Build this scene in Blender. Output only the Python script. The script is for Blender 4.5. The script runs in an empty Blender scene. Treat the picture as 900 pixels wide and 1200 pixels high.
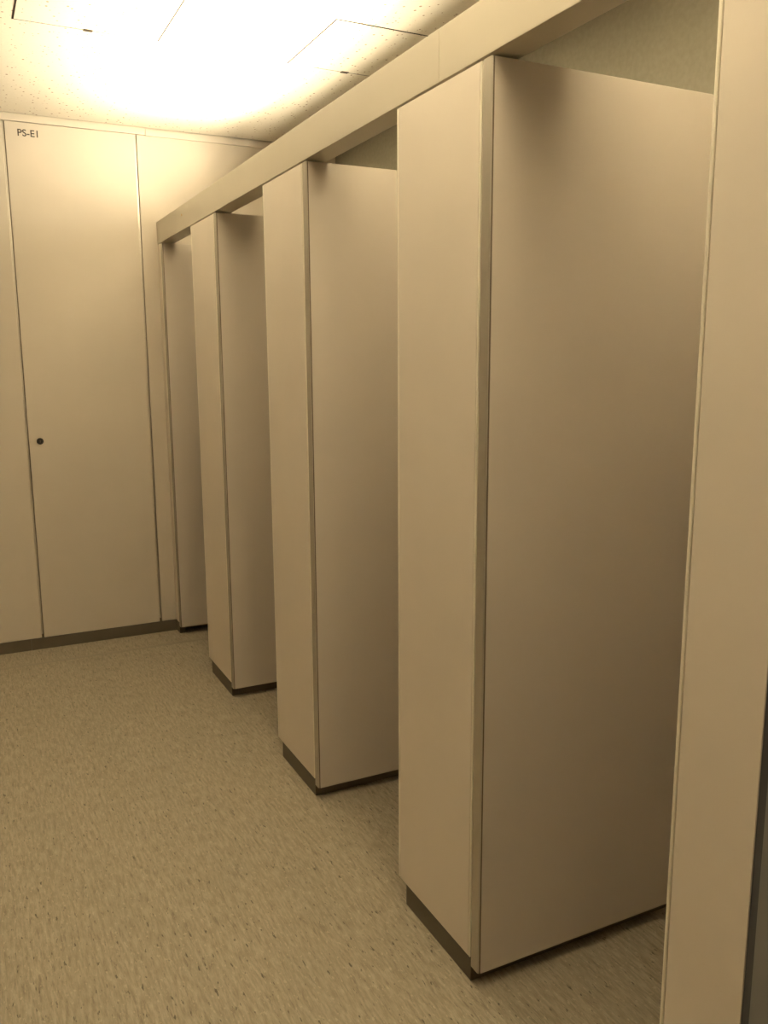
import bpy, bmesh, math
from mathutils import Vector, Matrix

scene = bpy.context.scene
COL = scene.collection

# ------------------------------------------------------------------ dimensions (metres)
PITCH = 1.012            # stall spacing
NEAR = [4.608, 3.596, 2.584, 1.572]   # near edge of each pilaster face, far to near
PIL_W = 0.376
Z_HEAD = 2.0975          # underside of the header
Z_HTOP = 2.2074
Z_CEIL = 2.667
Y_END = 4.678            # face of the panelled end wall
X_BACK = 1.02            # wall at the back of the stalls
X_LEFT = -2.3
Y_NEAR = -1.6
KICK = 0.0647

# ------------------------------------------------------------------ materials
def new_mat(name):
    m = bpy.data.materials.new(name)
    m.use_nodes = True
    nt = m.node_tree
    return m, nt, nt.nodes['Principled BSDF']

def nd(nt, kind, **kw):
    n = nt.nodes.new(kind)
    for k, v in kw.items():
        setattr(n, k, v)
    return n

def painted(name, col, rough=0.45, var=0.03, bump=0.02, bscale=400, metal=0.0, spec=0.4):
    """flat paint or laminate with a faint mottling and a very fine grain"""
    m, nt, b = new_mat(name)
    tc = nd(nt, 'ShaderNodeTexCoord')
    nz = nd(nt, 'ShaderNodeTexNoise'); nz.inputs['Scale'].default_value = 3.0; nz.inputs['Detail'].default_value = 3
    nt.links.new(tc.outputs['Object'], nz.inputs['Vector'])
    rp = nd(nt, 'ShaderNodeValToRGB')
    rp.color_ramp.elements[0].position = 0.3; rp.color_ramp.elements[1].position = 0.7
    rp.color_ramp.elements[0].color = (*[c * (1 - var) for c in col], 1)
    rp.color_ramp.elements[1].color = (*[min(1, c * (1 + var)) for c in col], 1)
    nt.links.new(nz.outputs['Fac'], rp.inputs['Fac'])
    nt.links.new(rp.outputs['Color'], b.inputs['Base Color'])
    b.inputs['Roughness'].default_value = rough
    b.inputs['Metallic'].default_value = metal
    b.inputs['Specular IOR Level'].default_value = spec
    if bump:
        n2 = nd(nt, 'ShaderNodeTexNoise'); n2.inputs['Scale'].default_value = bscale; n2.inputs['Detail'].default_value = 2
        nt.links.new(tc.outputs['Object'], n2.inputs['Vector'])
        bp = nd(nt, 'ShaderNodeBump'); bp.inputs['Strength'].default_value = bump; bp.inputs['Distance'].default_value = 0.002
        nt.links.new(n2.outputs['Fac'], bp.inputs['Height'])
        nt.links.new(bp.outputs['Normal'], b.inputs['Normal'])
    return m

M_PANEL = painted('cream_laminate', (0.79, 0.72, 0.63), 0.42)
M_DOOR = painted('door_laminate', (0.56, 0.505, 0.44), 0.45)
M_HEAD = painted('header_paint', (0.55, 0.505, 0.41), 0.40)
M_WALL = painted('wall_laminate', (0.55, 0.495, 0.415), 0.40)
M_ALU = painted('satin_aluminium', (0.50, 0.46, 0.39), 0.36, metal=0.6)
M_EDGE = painted('pale_edge_sheen', (0.90, 0.85, 0.73), 0.3)  # pale trim, lightened further to paint in the reflection on its rounded edge
M_GROOVE = painted('groove_shadow_gasket', (0.16, 0.125, 0.09), 0.7)
M_KICK = painted('brown_kick_plate', (0.135, 0.115, 0.085), 0.42, var=0.08, metal=0.3)
M_DARK = painted('dark_rubber', (0.085, 0.088, 0.10), 0.5)
M_GREY = painted('grey_panel', (0.235, 0.235, 0.23), 0.5)
M_LOCK = painted('black_lock_metal', (0.03, 0.027, 0.022), 0.4, metal=0.3)
M_INK = painted('brown_black_lettering', (0.05, 0.04, 0.035), 0.6, bump=0)
M_ORANGE = painted('ochre_spot', (0.55, 0.33, 0.08), 0.5)
M_WHITE = painted('white_enamel_reflector', (0.85, 0.85, 0.84), 0.3)
M_PLAIN = painted('plain_room_wall', (0.33, 0.30, 0.26), 0.6)

def plaster_mat():
    m, nt, b = new_mat('grey_green_wall_covering')
    tc = nd(nt, 'ShaderNodeTexCoord')
    mp = nd(nt, 'ShaderNodeMapping'); mp.inputs['Scale'].default_value = (1, 1, 1)
    nt.links.new(tc.outputs['Object'], mp.inputs['Vector'])
    nz = nd(nt, 'ShaderNodeTexNoise'); nz.inputs['Scale'].default_value = 55; nz.inputs['Detail'].default_value = 4
    nt.links.new(mp.outputs['Vector'], nz.inputs['Vector'])
    rp = nd(nt, 'ShaderNodeValToRGB')
    rp.color_ramp.elements[0].position = 0.3; rp.color_ramp.elements[1].position = 0.7
    rp.color_ramp.elements[0].color = (0.26, 0.243, 0.185, 1); rp.color_ramp.elements[1].color = (0.30, 0.28, 0.215, 1)
    nt.links.new(nz.outputs['Fac'], rp.inputs['Fac']); nt.links.new(rp.outputs['Color'], b.inputs['Base Color'])
    bp = nd(nt, 'ShaderNodeBump'); bp.inputs['Strength'].default_value = 0.18; bp.inputs['Distance'].default_value = 0.004
    nt.links.new(nz.outputs['Fac'], bp.inputs['Height']); nt.links.new(bp.outputs['Normal'], b.inputs['Normal'])
    b.inputs['Roughness'].default_value = 0.7
    return m
M_PLASTER = plaster_mat()

def ceiling_mat():
    """off-white mineral board with small dark pits"""
    m, nt, b = new_mat('mineral_ceiling_board')
    tc = nd(nt, 'ShaderNodeTexCoord')
    geo = nd(nt, 'ShaderNodeNewGeometry')
    nz = nd(nt, 'ShaderNodeTexNoise'); nz.inputs['Scale'].default_value = 75; nz.inputs['Detail'].default_value = 3
    nt.links.new(geo.outputs['Position'], nz.inputs['Vector'])
    vo = nd(nt, 'ShaderNodeTexVoronoi'); vo.inputs['Scale'].default_value = 62
    mp = nd(nt, 'ShaderNodeMapping'); mp.inputs['Scale'].default_value = (1.0, 0.75, 1.0)
    nt.links.new(geo.outputs['Position'], mp.inputs['Vector']); nt.links.new(mp.outputs['Vector'], vo.inputs['Vector'])
    # each cell has its own pit size, most of them nearly nothing
    sep = nd(nt, 'ShaderNodeSeparateColor'); nt.links.new(vo.outputs['Color'], sep.inputs['Color'])
    pw = nd(nt, 'ShaderNodeMath', operation='POWER'); pw.inputs[1].default_value = 1.8
    nt.links.new(sep.outputs['Red'], pw.inputs[0])
    mr = nd(nt, 'ShaderNodeMath', operation='MULTIPLY'); mr.inputs[1].default_value = 0.33
    nt.links.new(pw.outputs[0], mr.inputs[0])
    lt = nd(nt, 'ShaderNodeMath', operation='SUBTRACT')
    nt.links.new(mr.outputs[0], lt.inputs[0]); nt.links.new(vo.outputs['Distance'], lt.inputs[1])
    sm = nd(nt, 'ShaderNodeMapRange'); sm.inputs['From Min'].default_value = -0.01; sm.inputs['From Max'].default_value = 0.06
    nt.links.new(lt.outputs[0], sm.inputs['Value'])
    mx = nd(nt, 'ShaderNodeMix', data_type='RGBA')
    nt.links.new(sm.outputs['Result'], mx.inputs['Factor'])
    mx.inputs['A'].default_value = (0.80, 0.74, 0.63, 1); mx.inputs['B'].default_value = (0.40, 0.29, 0.21, 1)
    m2 = nd(nt, 'ShaderNodeMix', data_type='RGBA', blend_type='MULTIPLY'); m2.inputs['Factor'].default_value = 0.10
    nt.links.new(mx.outputs['Result'], m2.inputs['A']); nt.links.new(nz.outputs['Fac'], m2.inputs['B'])
    nt.links.new(m2.outputs['Result'], b.inputs['Base Color'])
    bp = nd(nt, 'ShaderNodeBump'); bp.inputs['Strength'].default_value = 0.15; bp.inputs['Distance'].default_value = 0.003
    nt.links.new(nz.outputs['Fac'], bp.inputs['Height']); nt.links.new(bp.outputs['Normal'], b.inputs['Normal'])
    b.inputs['Roughness'].default_value = 0.9
    return m
M_CEIL = ceiling_mat()

def floor_mat():
    """beige sheet flooring, grain and dark flecks running along the aisle"""
    m, nt, b = new_mat('flecked_sheet_flooring')
    geo = nd(nt, 'ShaderNodeNewGeometry')
    def stretched(sx, sy):
        mp = nd(nt, 'ShaderNodeMapping'); mp.inputs['Scale'].default_value = (sx, sy, 1)
        nt.links.new(geo.outputs['Position'], mp.inputs['Vector']); return mp.outputs['Vector']
    def noise(vec, detail, rough=0.5):
        n = nd(nt, 'ShaderNodeTexNoise'); n.inputs['Scale'].default_value = 1; n.inputs['Detail'].default_value = detail
        n.inputs['Roughness'].default_value = rough
        nt.links.new(vec, n.inputs['Vector']); return n.outputs['Fac']
    def ramp(fac, p0, p1):
        r = nd(nt, 'ShaderNodeMapRange'); r.inputs['From Min'].default_value = p0; r.inputs['From Max'].default_value = p1
        nt.links.new(fac, r.inputs['Value']); return r.outputs['Result']
    def mix(fac, a, bcol, mul=None):
        x = nd(nt, 'ShaderNodeMix', data_type='RGBA')
        if mul is not None:
            k = nd(nt, 'ShaderNodeMath', operation='MULTIPLY'); k.inputs[1].default_value = mul
            nt.links.new(fac, k.inputs[0]); fac = k.outputs[0]
        nt.links.new(fac, x.inputs['Factor'])
        if isinstance(a, tuple): x.inputs['A'].default_value = a
        else: nt.links.new(a, x.inputs['A'])
        if isinstance(bcol, tuple): x.inputs['B'].default_value = bcol
        else: nt.links.new(bcol, x.inputs['B'])
        return x.outputs['Result']
    base = mix(ramp(noise(stretched(9, 2.5), 3), 0.3, 0.7), (0.345, 0.303, 0.228, 1), (0.385, 0.336, 0.255, 1))
    grain = ramp(noise(stretched(120, 17), 5, 0.72), 0.38, 0.62)
    c = mix(grain, (0.255, 0.222, 0.163, 1), base)
    dark = ramp(noise(stretched(120, 30), 2), 0.655, 0.71)
    c = mix(dark, c, (0.065, 0.057, 0.043, 1), 0.8)
    dark2 = ramp(noise(stretched(80, 9), 5, 0.75), 0.55, 0.68)
    c = mix(dark2, c, (0.15, 0.13, 0.097, 1), 0.7)
    v = nd(nt, 'ShaderNodeMapping'); v.inputs['Scale'].default_value = (120, 55, 1); v.inputs['Location'].default_value = (7, 3, 0)
    nt.links.new(geo.outputs['Position'], v.inputs['Vector'])
    light = ramp(noise(v.outputs['Vector'], 2), 0.63, 0.68)
    c = mix(light, c, (0.46, 0.40, 0.30, 1), 0.55)
    nt.links.new(c, b.inputs['Base Color'])
    b.inputs['Roughness'].default_value = 0.55
    b.inputs['Specular IOR Level'].default_value = 0.3
    bp = nd(nt, 'ShaderNodeBump'); bp.inputs['Strength'].default_value = 0.08; bp.inputs['Distance'].default_value = 0.002
    nt.links.new(grain, bp.inputs['Height']); nt.links.new(bp.outputs['Normal'], b.inputs['Normal'])
    return m
M_FLOOR = floor_mat()

def tube_mat():
    m, nt, b = new_mat('lit_fluorescent_tube')
    b.inputs['Base Color'].default_value = (0.9, 0.88, 0.8, 1)
    b.inputs['Emission Color'].default_value = (1.0, 0.80, 0.50, 1)
    b.inputs['Emission Strength'].default_value = 4.0
    return m
M_TUBE = tube_mat()

# ------------------------------------------------------------------ mesh helpers
def box(bm, x0, x1, y0, y1, z0, z1, bevel=0.0):
    r = bmesh.ops.create_cube(bm, size=1.0)
    vs = r['verts']
    for v in vs:
        v.co = Vector(((x0 + x1) / 2 + v.co.x * (x1 - x0), (y0 + y1) / 2 + v.co.y * (y1 - y0), (z0 + z1) / 2 + v.co.z * (z1 - z0)))
    if bevel:
        es = list({e for v in vs for e in v.link_edges})
        bmesh.ops.bevel(bm, geom=es, offset=bevel, segments=2, affect='EDGES', profile=0.6)

def cyl(bm, centre, axis, r, depth, seg=32, r2=None):
    rot = Vector((0, 0, 1)).rotation_difference(Vector(axis)).to_matrix().to_4x4()
    bmesh.ops.create_cone(bm, cap_ends=True, segments=seg, radius1=r, radius2=r if r2 is None else r2, depth=depth,
                          matrix=Matrix.Translation(centre) @ rot)

def prism(bm, pts, z0, z1):
    """closed xy outline extruded in z"""
    lo = [bm.verts.new((x, y, z0)) for x, y in pts]
    hi = [bm.verts.new((x, y, z1)) for x, y in pts]
    n = len(pts)
    bm.faces.new(lo[::-1]); bm.faces.new(hi)
    for i in range(n):
        bm.faces.new((lo[i], lo[(i + 1) % n], hi[(i + 1) % n], hi[i]))

def obj(name, bm, mat, parent=None, smooth=False):
    bmesh.ops.recalc_face_normals(bm, faces=bm.faces[:])
    me = bpy.data.meshes.new(name)
    bm.to_mesh(me); bm.free()
    me.materials.append(mat)
    if smooth:
        for p in me.polygons: p.use_smooth = True
    o = bpy.data.objects.new(name, me)
    COL.objects.link(o)
    if parent: o.parent = parent
    return o

def boxes(name, mat, lst, parent=None, bevel=0.0):
    bm = bmesh.new()
    for b in lst: box(bm, *b, bevel=bevel)
    return obj(name, bm, mat, parent)

def struct(o):
    o['kind'] = 'structure'; return o

def thing(name, label, cat, loc, group=None):
    o = bpy.data.objects.new(name, None)
    o.empty_display_size = 0.1
    COL.objects.link(o); o.location = loc
    o['label'] = label; o['category'] = cat
    if group: o['group'] = group
    o['kind'] = 'thing'
    return o

def dup(root, loc, label):
    r = root.copy(); COL.objects.link(r); r.location = loc; r['label'] = label
    for ch in list(root.children):
        c = ch.copy(); COL.objects.link(c); c.parent = r
        for g in list(ch.children):
            d = g.copy(); COL.objects.link(d); d.parent = c
    return r

# ------------------------------------------------------------------ the room
struct(boxes('floor', M_FLOOR, [(X_LEFT - .1, X_BACK + .1, Y_NEAR - .1, Y_END + .15, -0.08, 0.0)]))
struct(boxes('ceiling', M_CEIL, [(X_LEFT - .1, X_BACK + .1, Y_NEAR - .1, Y_END + .15, Z_CEIL, Z_CEIL + .08)]))
struct(boxes('wall_left', M_PLAIN, [(X_LEFT - .1, X_LEFT, Y_NEAR, Y_END + .1, 0, Z_CEIL)]))
struct(boxes('wall_near', M_PLAIN, [(X_LEFT, X_BACK, Y_NEAR - .1, Y_NEAR, 0, Z_CEIL)]))
struct(boxes('wall_right', M_PLASTER, [(X_BACK, X_BACK + .1, Y_NEAR, Y_END + .1, 0, Z_CEIL)]))

# end wall: recessed backing with panels in front of it, the middle one a shaft door
J1, J2, JW = -0.701, -0.0845, 0.0062       # joint centres, half width
Z_P0, Z_P1 = 0.0625, 2.629
wb = struct(boxes('wall_back', M_GROOVE, [(X_LEFT, X_BACK, Y_END + .016, Y_END + .11, 0, Z_CEIL)]))
for x0, x1 in ((X_LEFT, J1 - JW), (J2 + JW, X_BACK)):
    boxes('wall_panel', M_WALL, [(x0, x1, Y_END, Y_END + .0165, Z_P0, Z_P1)], wb, bevel=0.0012)
for j in (J1, J2):
    boxes('joint_strip', M_ALU, [(j - JW, j + JW * .45, Y_END + .007, Y_END + .0165, Z_P0 + .018, Z_P1)], wb)

d1 = struct(boxes('door_1', M_WALL, [(J1 + JW, J2 - JW, Y_END, Y_END + .016, Z_P0, Z_P1)], bevel=0.0012))
bm = bmesh.new()
cyl(bm, (-0.6428, Y_END - .003, 1.098), (0, 1, 0), 0.0165, 0.008, 40)
cyl(bm, (-0.6428, Y_END - .0075, 1.098), (0, 1, 0), 0.011, 0.003, 32, 0.0125)
lk = obj('lock', bm, M_LOCK, d1)
lk['label'] = 'round black flush lock'
boxes('keyhole', M_GROOVE, [(-0.6442, -0.6414, Y_END - .0095, Y_END - .0085, 1.092, 1.104)], lk)
cu = bpy.data.curves.new('sign_lettering', 'FONT')
cu.body = 'PS-E1'; cu.size = 0.0445; cu.extrude = 0.0004; cu.offset = 0.0006
cu.materials.append(M_INK)
tx = bpy.data.objects.new('sign_lettering', cu); COL.objects.link(tx)
tx.parent = d1
tx.rotation_euler = (math.pi / 2, 0, 0)
tx.location = (-0.6415, Y_END - .0006, 2.5665)
tx['label'] = 'dark lettering PS-E1'

# cornice along the end wall, in two lengths, and the skirting
struct(boxes('trim_1', M_WALL, [(X_LEFT, -0.036, Y_END - .010, Y_END + .02, Z_P1 + .001, Z_CEIL - .006)], bevel=0.001))
struct(boxes('trim_2', M_WALL, [(-0.035, X_BACK, Y_END - .013, Y_END + .02, Z_P1 - .002, Z_CEIL - .009)], bevel=0.001))
struct(boxes('trim_3', M_ALU, [(X_LEFT, X_BACK, Y_END - .004, Y_END + .02, Z_CEIL - .010, Z_CEIL)]))
bb = struct(boxes('baseboard_back', M_KICK, [(X_LEFT, -0.7615, Y_END + .001, Y_END + .016, 0, Z_P0 - .002),
                                             (-0.7595, 0.03, Y_END + .001, Y_END + .016, 0, Z_P0 - .002)], bevel=0.0006))
struct(boxes('baseboard_left', M_KICK, [(X_LEFT, X_LEFT + .012, Y_NEAR, Y_END, 0, .06)]))

# narrow, slightly darker strip across the floor in front of the end wall
struct(boxes('trim_4', painted('floor_dark_strip', (0.27, 0.235, 0.175), 0.5), [(X_LEFT, X_BACK, 4.438, 4.460, 0.0, 0.0005)]))

# ------------------------------------------------------------------ stall fronts
def make_partition(width, label, divider=True, stile=True):
    """front pilaster (face along the aisle) with the dividing panel behind it; origin at its near lower corner"""
    t = thing('stall_partition', label, 'partition', (0, 0, 0), 'toilet stall partitions')
    zt = Z_HEAD - .0055
    e0 = 0.0085
    # face panel with slightly open grooves to its edge strips
    boxes('front_panel', M_PANEL, [(0.0, 0.036, e0, width - .0095, KICK, zt)], t, bevel=0.0012)
    boxes('groove_filler', M_GROOVE, [(0.006, 0.034, 0.001, width - .002, KICK + .001, zt - .001)], t)
    boxes('edge_trim', M_EDGE, [(0.0, 0.036, 0.001, e0 - .0022, KICK, zt)], t, bevel=0.0008)
    boxes('edge_trim', M_EDGE, [(-0.0004, 0.036, width - .007, width, KICK, zt)], t, bevel=0.0022)
    boxes('kick_plate', M_KICK, [(0.003, 0.034, 0.0, width - .040, 0, KICK)], t, bevel=0.0006)
    if divider:
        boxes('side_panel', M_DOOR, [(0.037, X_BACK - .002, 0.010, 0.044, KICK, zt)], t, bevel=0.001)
        boxes('side_kick_plate', M_KICK, [(0.0345, X_BACK - .002, 0.0, 0.042, 0, KICK)], t)
    return t

def make_door(root):
    """door hinged on its pilaster and swung fully into the stall"""
    y0, y1 = -0.0375, -0.0025
    zb, zt = 0.0445, Z_HEAD - .0055
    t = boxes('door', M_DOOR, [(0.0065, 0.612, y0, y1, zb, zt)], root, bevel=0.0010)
    # hinge stile: satin strip, softly rounded towards the room
    pts = [(0.0065, y1), (0.0012, y1 - .0005)]
    pts += [(0.0, y1 - .004), (0.0, y0 + .0055), (0.0006, y0 + .003), (0.0022, y0 + .0018), (0.0065, y0 + .0018)]
    bm = bmesh.new(); prism(bm, pts, zb + .0005, zt)
    obj('hinge_stile', bm, M_ALU, t)
    boxes('hinge_gasket', M_GROOVE, [(0.0035, 0.0063, y0 + .0006, y0 + .0024, zb + .001, zt - .001)], t)
    return t

p = make_partition(PIL_W, 'nearest and largest cream stall partition, wide pilaster with open door in front')
p.location = (0, NEAR[3], 0)
make_door(p)
dup(p, (0, NEAR[2], 0), 'middle of the three wide cream stall partitions, with its open door')
dup(p, (0, NEAR[1], 0), 'farthest of the three wide cream stall partitions, with its open door')

# narrow filler at the end wall
t = thing('end_filler', 'thin cream filler strip against the end wall with the farthest open stall door', 'partition', (0, NEAR[0], 0))
make_door(t)
w = Y_END - NEAR[0]
boxes('filler_panel', M_PANEL, [(0.0, 0.036, 0.012, w - .002, KICK, Z_HEAD - .004)], t, bevel=0.0012)
boxes('edge_trim', M_EDGE, [(0.0, 0.036, 0.001, 0.009, KICK, Z_HEAD - .004)], t, bevel=0.001)
boxes('kick_plate', M_KICK, [(0.003, 0.034, 0.0, w - .001, 0, KICK)], t)

# narrow end pilaster at the right edge of the view
t = thing('end_pilaster', 'narrow cream pilaster at the right edge, next to a dark strip', 'partition', (0, 0.798, 0))
w = 0.1625
zt = Z_HEAD - .0055
boxes('front_panel', M_PANEL, [(0.0, 0.036, 0.0, w - .0095, 0.02, zt)], t, bevel=0.0012)
boxes('groove_filler', M_GROOVE, [(0.004, 0.034, 0.001, w - .002, 0.021, zt - .001)], t)
boxes('edge_trim', M_EDGE, [(-0.0004, 0.036, w - .0065, w, 0.02, zt)], t, bevel=0.0022)
boxes('kick_plate', M_KICK, [(0.004, 0.034, 0.002, w - .01, 0, 0.02)], t)
boxes('side_panel', M_DOOR, [(0.037, X_BACK - .002, 0.05, 0.085, 0.0, zt)], t)
struct(boxes('trim_5', M_DARK, [(0.002, 0.09, 0.7835, 0.7975, 0, Z_HEAD - .002)]))
struct(boxes('wall_right_corner', M_GREY, [(0.0, 0.10, Y_NEAR, 0.783, 0, Z_HEAD - .002)], bevel=0.001))

# header along the tops of the pilasters, in lengths with hairline joints
h = thing('header_rail', 'long cream header rail running over the stall fronts', 'rail', (0, Y_NEAR, Z_HEAD))
ys = [0.0, 1.747 - Y_NEAR, Y_END - Y_NEAR - .0005]
for a, b in zip(ys[:-1], ys[1:]):
    boxes('header_section', M_HEAD, [(0.0, 0.072, a + .0004, b - .0004, 0, Z_HTOP - Z_HEAD)], h, bevel=0.0016)
bm = bmesh.new()
cyl(bm, (-0.0004, 4.1255 - Y_NEAR, 2.1639 - Z_HEAD), (1, 0, 0), 0.0055, 0.0016, 20)
obj('screw_cap', bm, M_ORANGE, h)['label'] = 'small ochre screw cap'

# ------------------------------------------------------------------ ceiling hatches
def make_hatch(x0, y0, label):
    t = thing('ceiling_hatch', label, 'hatch', (x0, y0, Z_CEIL), 'square ceiling access hatches')
    s = 0.503; f = 0.0062
    boxes('hatch_panel', M_CEIL, [(f, s - f, f, s - f, -0.0015, 0)], t)
    boxes('hatch_gap_shade', painted('hatch_gap', (0.022, 0.010, 0.004), 0.7),  # near-black strips paint in the shade of the recessed gap around the panel
          [(0, s, 0, f, -0.001, 0), (0, s, s - f, s, -0.001, 0), (0, f, f, s - f, -0.001, 0), (s - f, s, f, s - f, -0.001, 0)], t)
    bm = bmesh.new()
    box(bm, s / 2 - .016, s / 2 + .016, s - .014, s + .006, -0.003, 0, 0.0008)
    obj('hatch_latch', bm, painted('dull_latch_metal', (0.06, 0.045, 0.03), 0.5), t)
    return t
make_hatch(-0.727, 2.940, 'ceiling hatch over the aisle, upper left, clear of the header rail')
make_hatch(0.2862, 2.960, 'ceiling hatch over the stalls, partly hidden behind the header rail')

# ------------------------------------------------------------------ the uplights on top of the stalls
P_FAR, P_NEAR = 64, 122
LIGHT = (1.0, 0.875, 0.635)
def make_uplight(x, z, yc, length, power, tilt, label, feet):
    """white trough with a tall reflector on the side away from the aisle"""
    t = thing('uplight_trough', label, 'lamp', (x, yc, z))
    hl = length / 2
    boxes('trough', M_WHITE, [(-0.06, 0.06, -hl - .02, hl + .02, 0.0, 0.006),
                              (-0.064, -0.06, -hl - .02, hl + .02, 0.0, 0.038),
                              (0.06, 0.066, -hl - .02, hl + .02, 0.0, 0.12),
                              (-0.06, 0.06, -hl - .026, -hl - .02, 0.0, 0.070),
                              (-0.06, 0.06, hl + .02, hl + .026, 0.0, 0.070),
                              (-0.01, 0.06, -hl - .026, -hl - .02, 0.070, 0.100),
                              (-0.01, 0.06, hl + .02, hl + .026, 0.070, 0.100)], t)
    # feet standing on the tops of the dividing panels
    for yd in feet:
        boxes('foot', M_ALU, [(-0.0625, -0.054, yd - yc - .012, yd - yc + .012, Z_HEAD - .0055 - z, 0.001)], t)
    bm = bmesh.new(); cyl(bm, (0, 0, 0.03), (0, 1, 0), 0.013, length, 20)
    obj('fluorescent_tube', bm, M_TUBE, t, True)
    L = bpy.data.lights.new('uplight_lamp', 'AREA')
    L.shape = 'RECTANGLE'; L.size = 0.11; L.size_y = length; L.energy = power; L.color = LIGHT
    o = bpy.data.objects.new('uplight_lamp', L); COL.objects.link(o); o.parent = t
    o.location = (0, 0, 0.036); L.spread = math.radians(180); o.rotation_euler = (math.pi, -math.radians(tilt), 0)
    return t
make_uplight(0.137, Z_HTOP - .029, 3.36, 1.60, P_FAR, 17, 'white uplight trough behind the far half of the header rail', (2.611, 3.623))
make_uplight(0.137, Z_HTOP - .029, 1.02, 1.75, P_NEAR, 36, 'white uplight trough behind the near half of the header rail', (0.866, 1.599))

# ------------------------------------------------------------------ world
w = bpy.data.worlds.new('World'); scene.world = w; w.use_nodes = True
w.node_tree.nodes['Background'].inputs['Color'].default_value = (1, 0.85, 0.6, 1)
w.node_tree.nodes['Background'].inputs['Strength'].default_value = 0.0

# ------------------------------------------------------------------ camera
yaw, pitch, roll = 0.4602, -0.1770, -0.0054
fpx = 1000.64
f = Vector((math.sin(yaw) * math.cos(pitch), math.cos(yaw) * math.cos(pitch), math.sin(pitch)))
r = Vector((math.cos(yaw), -math.sin(yaw), 0)); u = r.cross(f)
c, s = math.cos(roll), math.sin(roll)
r2 = c * r + s * u; u2 = -s * r + c * u
cam = bpy.data.cameras.new('camera')
co = bpy.data.objects.new('camera', cam); COL.objects.link(co)
M = Matrix((r2, u2, -f)).transposed().to_4x4()
M.translation = Vector((-1.006, 0.0, 1.5))
co.matrix_world = M
cam.sensor_fit = 'VERTICAL'; cam.sensor_height = 36.0; cam.lens = fpx / 1200 * 36.0
cam.clip_start = 0.02
scene.camera = co

# ------------------------------------------------------------------ view
vs = scene.view_settings
vs.view_transform = 'Standard'; vs.look = 'None'; vs.gamma = 1.0; vs.use_curve_mapping = False
vs.exposure = 0.18
scene.cycles.max_bounces = 12
scene.cycles.diffuse_bounces = 8
scene.cycles.sample_clamp_indirect = 10
